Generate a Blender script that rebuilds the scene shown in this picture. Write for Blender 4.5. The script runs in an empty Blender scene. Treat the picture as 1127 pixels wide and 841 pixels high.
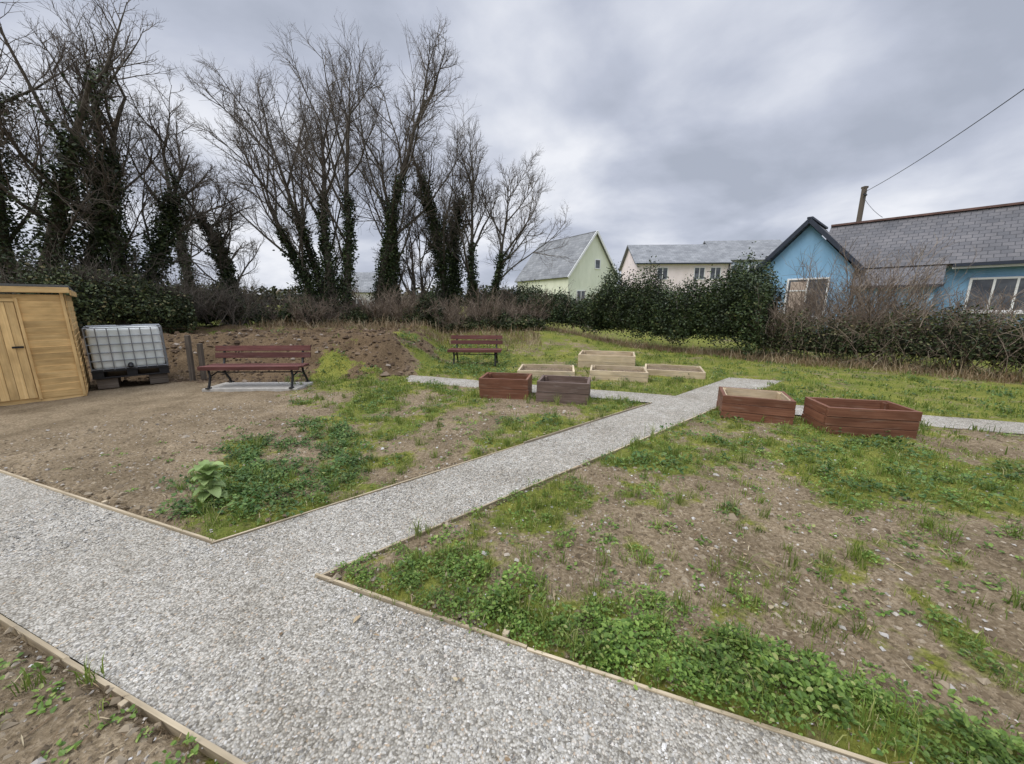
import bpy, math, numpy as np
from mathutils import Vector, Matrix
rng=np.random.default_rng(11)
S=bpy.context.scene
COL=S.collection
# ------------------------------------------------------------------ helpers
def link(o,parent=None):
    COL.objects.link(o)
    if parent is not None: o.parent=parent
    return o
def empty(name,loc=(0,0,0),rz=0):
    e=bpy.data.objects.new(name,None); e.location=loc; e.rotation_euler=(0,0,rz); e.empty_display_size=.2
    return link(e)
def mk(name,V,quads=None,tris=None,mat=None,parent=None,smooth=False,uv=None):
    V=np.asarray(V,dtype=np.float32).reshape(-1,3)
    parts=[];tot=[]
    if quads is not None and len(quads): q=np.asarray(quads,dtype=np.int32); parts.append(q.ravel()); tot.append(np.full(len(q),4,np.int32))
    if tris is not None and len(tris): t=np.asarray(tris,dtype=np.int32); parts.append(t.ravel()); tot.append(np.full(len(t),3,np.int32))
    L=np.concatenate(parts); T=np.concatenate(tot)
    st=np.concatenate([[0],np.cumsum(T)[:-1]]).astype(np.int32)
    me=bpy.data.meshes.new(name)
    me.vertices.add(len(V)); me.vertices.foreach_set('co',V.ravel())
    me.loops.add(len(L)); me.loops.foreach_set('vertex_index',L)
    me.polygons.add(len(T)); me.polygons.foreach_set('loop_start',st)
    me.update(calc_edges=True)
    me.polygons.foreach_set('use_smooth',np.full(len(T),smooth,dtype=bool))
    if mat: me.materials.append(mat)
    o=bpy.data.objects.new(name,me)
    return link(o,parent)
def sst(a,b,x):
    t=np.clip((x-a)/(b-a),0,1); return t*t*(3-2*t)
def vn(x,y,s,seed=0):
    x=np.asarray(x,float)/s+1000; y=np.asarray(y,float)/s+1000
    i=np.floor(x);j=np.floor(y);f=x-i;g=y-j
    f=f*f*(3-2*f);g=g*g*(3-2*g)
    def h(a,b):
        v=np.sin(a*127.1+b*311.7+seed*74.7)*43758.5453
        return v-np.floor(v)
    return (h(i,j)*(1-f)+h(i+1,j)*f)*(1-g)+(h(i,j+1)*(1-f)+h(i+1,j+1)*f)*g
def fbm(x,y,s,seed=0,o=3):
    r=0;a=.5;t=0
    for k in range(o):
        r=r+a*vn(x,y,s/2**k,seed+k*3); t+=a; a*=.5
    return r/t
# ------------------------------------------------------------------ materials
class MT:
    def __init__(s,name,rough=.8,spec=.3):
        s.m=bpy.data.materials.new(name); s.m.use_nodes=True
        s.nt=s.m.node_tree; s.b=s.nt.nodes['Principled BSDF']
        s.b.inputs['Roughness'].default_value=rough
        s.b.inputs['Specular IOR Level'].default_value=spec
    def n(s,t,**k):
        x=s.nt.nodes.new(t)
        for a,b in k.items(): setattr(x,a,b)
        return x
    def l(s,a,b): s.nt.links.new(a,b)
    def coord(s,kind='Object',scale=(1,1,1)):
        c=s.n('ShaderNodeTexCoord'); mp=s.n('ShaderNodeMapping'); mp.inputs['Scale'].default_value=scale
        s.l(c.outputs[kind],mp.inputs['Vector']); return mp.outputs[0]
    def noise(s,vec,scale,detail=4,rough=.55,dist=0):
        x=s.n('ShaderNodeTexNoise'); x.inputs['Scale'].default_value=scale; x.inputs['Detail'].default_value=detail
        x.inputs['Roughness'].default_value=rough; x.inputs['Distortion'].default_value=dist
        if vec is not None: s.l(vec,x.inputs['Vector'])
        return x.outputs['Fac']
    def ramp(s,fac,stops):
        x=s.n('ShaderNodeValToRGB'); e=x.color_ramp.elements
        while len(e)<len(stops): e.new(.5)
        for i,(p,c) in enumerate(stops):
            e[i].position=p; e[i].color=(*c,1) if len(c)==3 else c
        s.l(fac,x.inputs[0]); return x.outputs[0]
    def mix(s,fac,a,b,mode='MIX'):
        x=s.n('ShaderNodeMix',data_type='RGBA',blend_type=mode)
        for sock,v in ((x.inputs[0],fac),(x.inputs[6],a),(x.inputs[7],b)):
            if hasattr(v,'links'): s.l(v,sock)
            elif isinstance(v,(int,float)): sock.default_value=v
            else: sock.default_value=(*v,1)
        return x.outputs[2]
    def bump(s,h,strength=.5,dist=.01,prev=None):
        x=s.n('ShaderNodeBump'); x.inputs['Strength'].default_value=strength; x.inputs['Distance'].default_value=dist
        s.l(h,x.inputs['Height'])
        if prev is not None: s.l(prev,x.inputs['Normal'])
        s.l(x.outputs[0],s.b.inputs['Normal']); return x.outputs[0]
    def col(s,c):
        if hasattr(c,'links'): s.l(c,s.b.inputs['Base Color'])
        else: s.b.inputs['Base Color'].default_value=(*c,1)
def island(m):
    g=m.n('ShaderNodeNewGeometry'); return g.outputs['Random Per Island']
def leafmat(name,stops,rough=.55,nscale=1.2,shade=.6,transl=.25):
    m=MT(name,rough,.3)
    c=m.ramp(island(m),stops)
    n=m.noise(m.coord('Object'),nscale,2)
    d=m.ramp(n,[(.3,(shade,)*3),(.7,(1.25,)*3)])
    c=m.mix(1.0,c,d,'MULTIPLY'); m.col(c)
    if transl>0:
        t=m.n('ShaderNodeBsdfTranslucent'); m.l(c,t.inputs[0])
        mx=m.n('ShaderNodeMixShader'); mx.inputs[0].default_value=transl
        m.l(m.b.outputs[0],mx.inputs[1]); m.l(t.outputs[0],mx.inputs[2])
        out=[x for x in m.nt.nodes if x.type=='OUTPUT_MATERIAL'][0]
        m.l(mx.outputs[0],out.inputs[0])
    return m.m
def woodmat(name,a,b,c,rough=.7,stain=None):
    m=MT(name,rough,.25)
    v=m.coord('UV',(1.2,60,1)); n=m.noise(v,1.0,4,.55,.15)
    col=m.ramp(n,[(.2,a),(.5,b),(.82,c)])
    v2=m.coord('UV',(2.2,5,1)); n2=m.noise(v2,1.3,3)
    col=m.mix(1.0,col,m.ramp(n2,[(.3,(.72,.70,.68)),(.7,(1.15,1.15,1.15))]),'MULTIPLY')
    oi=m.n('ShaderNodeObjectInfo')
    col=m.mix(1.0,col,m.ramp(oi.outputs['Random'],[(0,(.80,.80,.80)),(1,(1.15,1.15,1.15))]),'MULTIPLY')
    if stain:
        n3=m.noise(m.coord('UV',(1.5,9,1)),2.3,4)
        col=m.mix(m.ramp(n3,[(.55,(0,0,0)),(.75,(.8,.8,.8))]),col,stain)
    m.col(col); m.bump(n,.35,.003); return m.m
def plain(name,c,rough=.6,var=.15,sc=8,spec=.3,metal=0):
    m=MT(name,rough,spec); n=m.noise(m.coord('Object'),sc,5)
    m.col(m.mix(1.0,c,m.ramp(n,[(.3,(1-var,)*3),(.7,(1+var,)*3)]),'MULTIPLY'))
    m.b.inputs['Metallic'].default_value=metal
    m.bump(n,.15,.01); return m.m

# ground
m=MT('ground_mat',.95,.1)
at=m.n('ShaderNodeAttribute',attribute_name='green')
am=m.n('ShaderNodeAttribute',attribute_name='damp')
oc=m.coord('Object')
n1=m.noise(oc,1.7,6,.65); n2=m.noise(oc,38,6,.7); n3=m.noise(oc,9,4,.6)
soil=m.ramp(n2,[(.28,(.088,.066,.040)),(.48,(.200,.156,.102)),(.62,(.285,.230,.158)),(.8,(.42,.35,.26))])
soil=m.mix(1.0,soil,m.ramp(n1,[(.32,(.66,.63,.58)),(.68,(1.28,1.26,1.22))]),'MULTIPLY')
soil=m.mix(am.outputs['Fac'],soil,m.mix(1.0,soil,(.58,.52,.47),'MULTIPLY'))
gr=m.ramp(n2,[(.3,(.065,.078,.019)),(.55,(.16,.18,.045)),(.8,(.27,.27,.09))])
gr=m.mix(1.0,gr,m.ramp(n1,[(.3,(.72,.82,.68)),(.7,(1.45,1.24,1.0))]),'MULTIPLY')
ad=m.n('ShaderNodeMath',operation='ADD'); m.l(at.outputs['Fac'],ad.inputs[0])
sc=m.n('ShaderNodeMath',operation='MULTIPLY_ADD'); m.l(n3,sc.inputs[0]); sc.inputs[1].default_value=1.3; sc.inputs[2].default_value=-.65
m.l(sc.outputs[0],ad.inputs[1])
fac=m.ramp(ad.outputs[0],[(.46,(0,0,0)),(.74,(1,1,1))])
m.col(m.mix(fac,soil,gr))
b=m.bump(n2,.9,.025); vor=m.n('ShaderNodeTexVoronoi'); vor.inputs['Scale'].default_value=45; m.l(oc,vor.inputs['Vector'])
m.bump(vor.outputs['Distance'],.5,.012,b)
GROUND=m.m
# gravel
m=MT('gravel_mat',.95,.1); oc=m.coord('Object')
v=m.n('ShaderNodeTexVoronoi'); v.inputs['Scale'].default_value=105; m.l(oc,v.inputs['Vector'])
sp=m.n('ShaderNodeSeparateColor'); m.l(v.outputs['Color'],sp.inputs[0])
c=m.ramp(sp.outputs[0],[(0,(.19,.178,.155)),(.3,(.335,.32,.287)),(.65,(.435,.418,.378)),(.93,(.57,.55,.51)),(1,(.42,.33,.24))])
n=m.noise(oc,1.3,6,.65); nn=m.noise(oc,11,4,.6)
c=m.mix(1.0,c,m.ramp(n,[(.3,(.76,.73,.68)),(.7,(1.12,1.12,1.11))]),'MULTIPLY')
c=m.mix(1.0,c,m.ramp(nn,[(.3,(.84,.83,.81)),(.7,(1.12,1.12,1.12))]),'MULTIPLY')
ed=m.ramp(v.outputs['Distance'],[(.35,(1,1,1)),(.8,(.60,.58,.54))])
c=m.mix(1.0,c,ed,'MULTIPLY'); m.col(c)
b=m.bump(v.outputs['Distance'],.8,-.007); 
GRAVEL=m.m
m=MT('stone_mat',.9,.15); m.col(m.ramp(island(m),[(0,(.15,.14,.122)),(.35,(.31,.295,.262)),(.75,(.45,.432,.392)),(.94,(.64,.62,.58)),(1,(.37,.28,.20))])); STONE=m.m
m=MT('clod_mat',.95,.1); m.col(m.ramp(island(m),[(0,(.10,.075,.048)),(.55,(.21,.165,.11)),(.90,(.30,.25,.18)),(.97,(.40,.35,.29)),(1,(.47,.44,.39))])); CLOD=m.m
m=MT('dark_clod_mat',.95,.1); m.col(m.ramp(island(m),[(0,(.05,.034,.022)),(.55,(.11,.077,.050)),(.93,(.17,.125,.085)),(1,(.28,.24,.2))])); DCLOD=m.m
m=MT('pebble_mat',.85,.2); m.col(m.ramp(island(m),[(0,(.18,.16,.14)),(.5,(.30,.275,.24)),(.9,(.42,.40,.37)),(1,(.62,.60,.57))])); PEB=m.m
GRASS=leafmat('grass_mat',[(0,(.09,.145,.024)),(.45,(.165,.23,.040)),(.8,(.26,.315,.07)),(1,(.40,.37,.18))],nscale=1.5,shade=.7)
WEED=leafmat('weed_mat',[(0,(.065,.125,.022)),(.5,(.13,.215,.038)),(.9,(.22,.32,.065)),(1,(.32,.33,.12))],rough=.5,nscale=2.5,shade=.65)
DWEED=leafmat('dark_weed_mat',[(0,(.038,.09,.022)),(.6,(.09,.165,.040)),(1,(.18,.25,.07))],rough=.5,nscale=3)
PALE=leafmat('pale_leaf_mat',[(0,(.20,.29,.09)),(1,(.33,.42,.17))],rough=.5,nscale=8,shade=.85)
IVY=leafmat('ivy_mat',[(0,(.014,.024,.009)),(.6,(.034,.054,.017)),(1,(.08,.105,.035))],rough=.55,nscale=.9,transl=0)
HEDGE=leafmat('hedge_mat',[(0,(.018,.028,.010)),(.6,(.045,.064,.020)),(.88,(.09,.11,.038)),(1,(.21,.17,.08))],rough=.6,nscale=1.1,transl=0,shade=.5)
LAUREL=leafmat('laurel_mat',[(0,(.014,.026,.009)),(.6,(.037,.060,.019)),(.95,(.085,.115,.036)),(1,(.15,.14,.06))],rough=.6,nscale=1.6,transl=0,shade=.40)
SCRUB=leafmat('scrub_mat',[(0,(.025,.033,.012)),(.5,(.05,.06,.022)),(.8,(.095,.088,.04)),(1,(.19,.14,.08))],nscale=1.0,transl=0,shade=.5)
DRY=leafmat('dry_leaf_mat',[(0,(.14,.085,.04)),(.6,(.28,.20,.115)),(1,(.43,.36,.23))],nscale=2,transl=0)
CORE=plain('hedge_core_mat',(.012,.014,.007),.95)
m=MT('bark_mat',.95,.1); n=m.noise(m.coord('Object',(6,6,1.5)),3,5,.65); m.col(m.ramp(n,[(.3,(.045,.039,.030)),(.55,(.105,.092,.072)),(.8,(.19,.172,.14))])); m.bump(n,.7,.03); BARK=m.m
m=MT('twig_mat',.9,.1); m.col(m.ramp(island(m),[(0,(.075,.062,.050)),(.7,(.135,.115,.093)),(1,(.19,.165,.135))])); TWIG=m.m
m=MT('dry_twig_mat',.9,.1); m.col(m.ramp(island(m),[(0,(.11,.082,.062)),(.7,(.23,.18,.138)),(1,(.36,.30,.23))])); DTWIG=m.m
EDGE=woodmat('edging_wood',(.31,.255,.17),(.44,.365,.25),(.55,.47,.35),.85,(.22,.19,.14))
RED=woodmat('red_stained_wood',(.10,.040,.024),(.175,.076,.045),(.255,.128,.078),.55,(.23,.15,.11))
DULL=woodmat('weathered_brown_wood',(.085,.058,.048),(.14,.098,.080),(.20,.150,.126),.65,(.21,.17,.15))
PINE=woodmat('pine_planter_wood',(.36,.28,.175),(.50,.405,.27),(.60,.51,.365),.75,(.33,.30,.25))
SHEDW=woodmat('shed_wood',(.56,.36,.15),(.68,.465,.205),(.76,.555,.275),.65)
BENCHW=woodmat('bench_wood',(.065,.024,.021),(.115,.042,.036),(.165,.072,.060),.7,(.13,.08,.07))
OLDW=woodmat('old_wood',(.06,.05,.04),(.12,.10,.08),(.2,.17,.14),.9)
BLACK=plain('black_iron',(.015,.015,.016),.45,.2)
STEEL=plain('galvanised_steel',(.24,.25,.26),.45,.1,30,.5,.5)
FELT=plain('roof_felt',(.12,.12,.11),.9,.2,60)
SOILF=plain('planter_soil',(.15,.11,.07),.98,.5,25)
SLAB=plain('concrete',(.42,.40,.36),.9,.15,12)
m=MT('tank_plastic',.4,.4); n=m.noise(m.coord('Object',(1,1,.6)),2.5,5,.6); m.col(m.ramp(n,[(.3,(.58,.62,.57)),(.7,(.78,.80,.77))])); TANK=m.m
def render_wall(name,c,st):
    m=MT(name,.9,.15); n=m.noise(m.coord('Object',(1,1,.35)),1.3,6,.65); f=m.noise(m.coord('Object'),60,3)
    m.col(m.mix(1.0,c,m.ramp(n,[(.3,st),(.65,(1.06,1.06,1.06))]),'MULTIPLY')); m.bump(f,.35,.01); return m.m
BLUE=render_wall('blue_render',(.25,.44,.63),(.80,.84,.86))
GREENW=render_wall('pale_green_render',(.77,.79,.65),(.88,.9,.86))
WHITEW=render_wall('pink_cream_render',(.86,.76,.75),(.92,.90,.88))
PALEW=render_wall('white_render',(.82,.80,.79),(.90,.89,.87))
BLUEGREY=render_wall('blue_grey_cladding',(.34,.40,.46),(.85,.85,.85))
WHITE=plain('white_frame',(.80,.80,.79),.4,.04)
DARKTRIM=plain('dark_trim',(.030,.038,.055),.5,.15)
m=MT('window_glass',.08,.6); n=m.noise(m.coord('Object'),1.7,3); m.col(m.ramp(n,[(.35,(.03,.035,.045)),(.65,(.13,.14,.16))])); GLASS=m.m
CURT=plain('curtain',(.45,.36,.30),.9,.3,14)
def slate(name,a,b,c,w=.28,h=.2):
    m=MT(name,.6,.35); uv=m.coord('UV')
    br=m.n('ShaderNodeTexBrick'); m.l(uv,br.inputs['Vector'])
    br.inputs['Scale'].default_value=1; br.inputs['Brick Width'].default_value=w; br.inputs['Row Height'].default_value=h
    br.inputs['Mortar Size'].default_value=.012; br.inputs['Color1'].default_value=(*a,1); br.inputs['Color2'].default_value=(*b,1); br.inputs['Mortar'].default_value=(*c,1)
    n=m.noise(uv,.9,6,.7); n2=m.noise(uv,7,4)
    col=m.mix(1.0,br.outputs['Color'],m.ramp(n,[(.3,(.7,.7,.68)),(.7,(1.3,1.28,1.22))]),'MULTIPLY')
    col=m.mix(m.ramp(n2,[(.62,(0,0,0)),(.75,(.4,.4,.4))]),col,(.26,.25,.20))
    m.col(col); m.bump(br.outputs['Fac'],.5,-.02); return m.m
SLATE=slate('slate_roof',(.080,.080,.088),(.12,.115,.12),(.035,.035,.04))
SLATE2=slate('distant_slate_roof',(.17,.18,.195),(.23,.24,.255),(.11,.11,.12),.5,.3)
RIDGE=plain('ridge_tile',(.14,.085,.07),.8,.3,5)
# ------------------------------------------------------------------ box & tube
def box(name,size,loc,mat,parent=None,rot=(0,0,0),bevel=.003):
    sx,sy,sz=[v/2 for v in size]
    V=[(-sx,-sy,-sz),(sx,-sy,-sz),(sx,sy,-sz),(-sx,sy,-sz),(-sx,-sy,sz),(sx,-sy,sz),(sx,sy,sz),(-sx,sy,sz)]
    F=[(0,3,2,1),(4,5,6,7),(0,1,5,4),(1,2,6,5),(2,3,7,6),(3,0,4,7)]
    me=bpy.data.meshes.new(name); me.from_pydata(V,[],F); me.update()
    uvl=me.uv_layers.new(name='UVMap'); Lx=int(np.argmax(size)); off=rng.uniform(0,50,2)
    for p in me.polygons:
        nx=int(np.argmax([abs(c) for c in p.normal])); ax=[a for a in range(3) if a!=nx]
        if Lx in ax: ax=[Lx]+[a for a in ax if a!=Lx]
        for li in p.loop_indices:
            co=me.vertices[me.loops[li].vertex_index].co
            uvl.data[li].uv=(co[ax[0]]+off[0],co[ax[1]]+off[1]+nx*.37)
    me.materials.append(mat); o=bpy.data.objects.new(name,me); o.location=loc; o.rotation_euler=rot
    link(o,parent)
    if bevel>0:
        b=o.modifiers.new('b','BEVEL'); b.width=bevel; b.segments=2
    return o
def tubes(P,R,sides):
    P=np.asarray(P,float); R=np.asarray(R,float); B,K,_=P.shape
    T=np.empty_like(P); T[:,1:-1]=P[:,2:]-P[:,:-2]; T[:,0]=P[:,1]-P[:,0]; T[:,-1]=P[:,-1]-P[:,-2]
    T/=np.linalg.norm(T,axis=2,keepdims=True)+1e-9
    ref=np.where(np.abs(T[:,:1,2:3]).mean(axis=1,keepdims=True)>.8,np.array([1.,0.,0.]),np.array([0,0,1.]))
    U=np.cross(T,np.broadcast_to(ref,T.shape)); U/=np.linalg.norm(U,axis=2,keepdims=True)+1e-9; W=np.cross(T,U)
    a=np.arange(sides)*2*math.pi/sides
    V=P[:,:,None,:]+R[:,:,None,None]*(np.cos(a)[None,None,:,None]*U[:,:,None,:]+np.sin(a)[None,None,:,None]*W[:,:,None,:])
    idx=np.arange(B*K*sides).reshape(B,K,sides); nx=np.roll(idx,-1,axis=2)
    F=np.stack([idx[:,:-1],nx[:,:-1],nx[:,1:],idx[:,1:]],axis=-1).reshape(-1,4)
    return V.reshape(-1,3),F
def merge(lst):
    Vs=[];Fs=[];o=0
    for V,F in lst: Vs.append(V);Fs.append(np.asarray(F)+o);o+=len(V)
    return np.concatenate(Vs),np.concatenate(Fs)
def rod(name,pts,r,mat,parent,sides=8):
    P=np.array([pts],float); V,F=tubes(P,np.full(P.shape[:2],r),sides); return mk(name,V,F,mat=mat,parent=parent,smooth=True)
# ------------------------------------------------------------------ layout
def nmc(x,y): return .352*x+.936*y, -.648*x+.762*y
def pt(n,m): return ((n*.762-.936*m)/.8747,(.352*m+.648*n)/.8747)
N0,N1=.62,1.40; M0,M1=2.25,3.05; C0,C1,C2=6.45,7.12,9.4
def pathd(x,y):
    n,m=nmc(x,y)
    wv=(fbm(x,y,.5,61)-.5)*.05
    a=np.minimum(n-N0,N1-n)
    b=np.minimum(np.minimum(m-M0,M1-m),np.minimum(n-N1+.2,C2-n))
    c=np.minimum(np.minimum(n-C0,C1-n),x+2.3)+wv
    return np.maximum(np.maximum(a,b),c)
def H(x,y):
    a=sst(7.9,9.7,y)*sst(-1.6,-3.4,x)*.80
    b=sst(10.8,14.5,y)*sst(5.5,1,x)*.55
    h=np.maximum(a,b)
    md=sst(-1.4,-3.4,x)*sst(7.8,9,y)*sst(15,13,y)
    far=sst(6,12,np.hypot(x,y))
    return h+(fbm(x,y,.55,1)-.5)*.055*(1+2*h)+(fbm(x,y,.10,4,2)-.45)*.022*(1-far)+(fbm(x,y,2.5,9)-.5)*.12*far+.012+md*((fbm(x,y,1.1,14)-.5)*.50+(fbm(x,y,.30,17)-.5)*.18)
def soft(x,y,s,seed): return (fbm(x,y,s,seed)-.5)*2
def moundf(x,y):
    w=soft(x,y,.8,21)
    return sst(-1.8,-3.2,x+w)*sst(7.2,8.0,y+w*.3)*sst(14,12.5,y)
def green(x,y):
    n,m=nmc(x,y)
    w=soft(x,y,.8,21); w2=soft(x,y,.28,31)
    gl=sst(-.35,.45,x+2.85+.26*(y-2.6)+w*.9)*(.70+.75*w+.60*w2)
    gl=np.maximum(gl,.85*sst(.45,.12,m-M1+w*.1)*sst(.9,.3,n-N1)*(x>-3))
    soil=sst(1.62,1.95,n+w*.25)*sst(4.3,3.2,n+w*.8)*sst(1.75,1.40,m+w*.4)
    grr=(.80+.6*w+.55*w2)*(1-soil)+soil*(.20+.75*np.maximum(0,w2)+.5*np.maximum(0,soft(x,y,.5,77)))
    far=.80+.35*w+.25*w2
    mound=moundf(x,y)
    far=far*(1-mound)+mound*(.24+.7*w+.4*w2)
    g=np.where(n>C1-.3,far,np.where(m>(M0+M1)/2,gl,grr))
    lb=sst(-3.6,-4.4,x+w*.5)*(n>C1-.4)*(y<8.6)
    g=g*(1-lb)+lb*.15
    g=np.where(n<N0,.22+.45*np.maximum(w2,0),g)
    return np.clip(g,0,1)
def axis(a,b,st,lo,hi,r=1.09):
    c=list(np.arange(a,b+1e-6,st)); s=st;v=c[-1]
    while v<hi: s*=r; v+=s; c.append(v)
    s=st;v=c[0];pre=[]
    while v>lo: s*=r; v-=s; pre.append(v)
    return np.array(pre[::-1]+c)
xs=axis(-7.5,7.5,.038,-500,500,1.07); ys=axis(.5,9.5,.038,-60,700,1.06)
X,Y=np.meshgrid(xs,ys); d=pathd(X,Y); s=sst(-.075,-.01,d)
Z=H(X,Y); Z=Z*(1-s)+(-.045)*s
ny,nx=X.shape; idx=np.arange(nx*ny).reshape(ny,nx)
Q=np.stack([idx[:-1,:-1],idx[:-1,1:],idx[1:,1:],idx[1:,:-1]],-1).reshape(-1,4)
g=mk('ground',np.stack([X,Y,Z],-1),Q,mat=GROUND,smooth=True)
at=g.data.attributes.new('green','FLOAT','POINT'); at.data.foreach_set('value',green(X,Y).astype(np.float32).ravel())
at=g.data.attributes.new('damp','FLOAT','POINT'); at.data.foreach_set('value',moundf(X,Y).astype(np.float32).ravel())
# gravel paths
PV=[];PF=[]
def strip(c,nu,nv):
    c=np.array(c,float); base=sum(len(v) for v in PV)
    u=np.linspace(0,1,nu+1)[:,None,None]; v=np.linspace(0,1,nv+1)[None,:,None]
    p=(c[0]*(1-u)+c[3]*u)*(1-v)+(c[1]*(1-u)+c[2]*u)*v
    z=.002+(fbm(p[...,0],p[...,1],.6,50)-.5)*.018
    P=np.concatenate([p,z[...,None]],-1); i=np.arange((nu+1)*(nv+1)).reshape(nu+1,nv+1)+base
    PV.append(P.reshape(-1,3)); PF.append(np.stack([i[:-1,:-1],i[1:,:-1],i[1:,1:],i[:-1,1:]],-1).reshape(-1,4))
strip([pt(N0,14),pt(N1,14),pt(N1,-9),pt(N0,-9)],400,14)
strip([pt(N1,M0),pt(N1,M1),pt(C0,M1),pt(C0,M0)],90,14)
def atx(n,x): return (x,(n-.352*x)/.936)
strip([atx(C0,-2.3),atx(C1,-2.45),atx(C1,12),atx(C0,12)],180,10)
strip([pt(C1,M0-.1),pt(C1,M1),pt(C2,M1+.05),pt(C2,M0-.2)],40,14)
mk('gravel_path',np.concatenate(PV),np.concatenate(PF),mat=GRAVEL,smooth=True)
edg=empty('timber_path_edging')
def plank(p,q,off,zt=.022,seg=2.6,th=.019):
    p=np.array(p);q=np.array(q);L=np.linalg.norm(q-p);dv=(q-p)/L;nv=np.array([-dv[1],dv[0]])*off
    k=max(1,int(round(L/seg)))
    for i in range(k):
        a=p+dv*L*i/k+nv+rng.normal(0,.006,2); b_=p+dv*(L*(i+1)/k-.006)+nv+rng.normal(0,.006,2)
        c=(a+b_)/2; zz=zt+rng.normal(0,.004)
        box('edge_board',(float(np.linalg.norm(b_-a)),th,.08),(c[0],c[1],zz-.04),EDGE,edg,(rng.normal(0,.06),rng.normal(0,.004),math.atan2(*(b_-a)[::-1])),.002)
plank(pt(N1,12),pt(N1,M1),.012,.018,th=.016)
plank(pt(N1,M0),pt(N1,-6),.012,.016,1.3,th=.015)
plank(pt(N0,12),pt(N0,-4),-.012,.022,1.9,th=.017)
plank(pt(N1,M1),pt(C0,M1),.012,.014,th=.015)
plank(pt(N1,M0),pt(C0,M0),-.012,.014,th=.015)
for (n_,m_) in ((N0-.035,3.2),(N0-.035,1.95),(N1+.04,1.2),(N1+.04,4.3)):
    x,y=pt(n_,m_); box('edge_stake',(.03,.03,.12),(x,y,-.038),EDGE,edg,(0,0,-.36))
# ------------------------------------------------------------------ stones
def stones(name,xy,z,size,mat,flat=.65):
    n=len(xy); O=np.array([[1,0,0],[.3,.95,.1],[-.9,.3,0],[-.3,-.95,.1],[.3,.2,.8],[-.3,-.2,.85],[0,0,-.8]])
    F=np.array([[0,1,4],[1,2,5],[1,5,4],[2,3,5],[3,0,4],[3,4,5],[1,0,6],[2,1,6],[3,2,6],[0,3,6]])
    V=np.broadcast_to(O,(n,7,3))*rng.uniform(.7,1.25,(n,7,1)); a=rng.uniform(0,6.28,n); c,s_=np.cos(a)[:,None],np.sin(a)[:,None]
    xx=V[:,:,0]; yy=V[:,:,1]*rng.uniform(.55,1,(n,1))
    x=xx*c-yy*s_; y=xx*s_+yy*c; zz=V[:,:,2]*flat
    P=np.stack([x*size[:,None]+xy[:,0:1],y*size[:,None]+xy[:,1:2],zz*size[:,None]+z[:,None]],-1)
    mk(name,P,tris=(F[None]+np.arange(n)[:,None,None]*7).reshape(-1,3),mat=mat)
def polar(n,r0,r1,a=72,p=1.0):
    r=r0+(r1-r0)*rng.random(n)**p; t=np.radians(rng.uniform(-a,a,n)); return np.stack([r*np.sin(t),r*np.cos(t)],-1)
p=polar(110000,.7,5.0,75,1.2); d=pathd(p[:,0],p[:,1]); p=p[d>.01]
stones('gravel',p,.001+rng.uniform(-.002,.003,len(p)),rng.gamma(3.0,.0014,len(p))+.0014,STONE)
p=polar(4000,.7,6.0,75,1.); d=pathd(p[:,0],p[:,1]); p=p[(d<.0)&(d>-.10)]
stones('gravel',p,H(p[:,0],p[:,1])*.6+.006,rng.gamma(4,.0012,len(p))+.002,STONE)
p=polar(90000,.7,7.5,72,1.1); d=pathd(p[:,0],p[:,1]); gg=green(p[:,0],p[:,1]); k=(d<-.03)&(rng.random(len(p))>gg*1.1); p=p[k]
stones('soil_clods',p,H(p[:,0],p[:,1])-.001,rng.gamma(1.8,.0038,len(p))+.002,CLOD,.7)
p=polar(14000,7,13.5,62,1.); p=p[(moundf(p[:,0],p[:,1])>.5)&(green(p[:,0],p[:,1])<.5)]
stones('soil_clods',p,H(p[:,0],p[:,1]),rng.gamma(2.0,.014,len(p))+.008,DCLOD,.7)
p=polar(3000,.9,8,70); p=p[pathd(p[:,0],p[:,1])<-.05]
stones('stones',p,H(p[:,0],p[:,1])+.002,rng.gamma(2.0,.0033,len(p))+.003,PEB,.6)
# ------------------------------------------------------------------ vegetation on ground
def blades(name,xy,z,h,w,mat,lean=.5,parent=None):
    n=len(xy); a=rng.uniform(0,6.28,n); ld=np.stack([np.cos(a),np.sin(a)],-1); b=rng.uniform(0,6.28,n); sd=np.stack([np.cos(b),np.sin(b)],-1)
    l=np.abs(rng.normal(0,lean,n))*h
    B=np.concatenate([xy,z[:,None]],-1)
    def P(off,hh,ww,sgn): 
        return B+np.concatenate([ld*off[:,None]+sd*(ww*sgn)[:,None],hh[:,None]],-1)
    V=np.stack([P(0*l,0*h-.005,w,1.),P(0*l,0*h-.005,w,-1.),P(l*.35,h*.6,w*.8,-1.),P(l*.35,h*.6,w*.8,1.),P(l,h*(1-.25*np.minimum(1,l/h)),w*0,1.)],1)
    i=np.arange(n)[:,None]*5
    return mk(name,V,i+np.array([[0,1,2,3]]),i+np.array([[3,2,4]]),mat=mat,parent=parent)
def leaves(name,C,D,Wd,L,W,mat,parent=None,fold=.25):
    Nn=np.cross(D,Wd); Lc=L[:,None];Wc=W[:,None]
    B=C; T=C+D*Lc
    l1=C+D*Lc*.3+Wd*Wc*.85+Nn*Wc*fold; l2=C+D*Lc*.7+Wd*Wc*.7+Nn*Wc*fold
    r1=C+D*Lc*.3-Wd*Wc*.85+Nn*Wc*fold; r2=C+D*Lc*.7-Wd*Wc*.7+Nn*Wc*fold
    V=np.stack([B,l1,l2,T,r2,r1],1); i=np.arange(len(C))[:,None]*6
    F=np.concatenate([i+np.array([[0,3,2,1]]),i+np.array([[0,5,4,3]])])
    return mk(name,V,F,mat=mat,parent=parent)
def unit(v): return v/(np.linalg.norm(v,axis=-1,keepdims=True)+1e-9)
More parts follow.
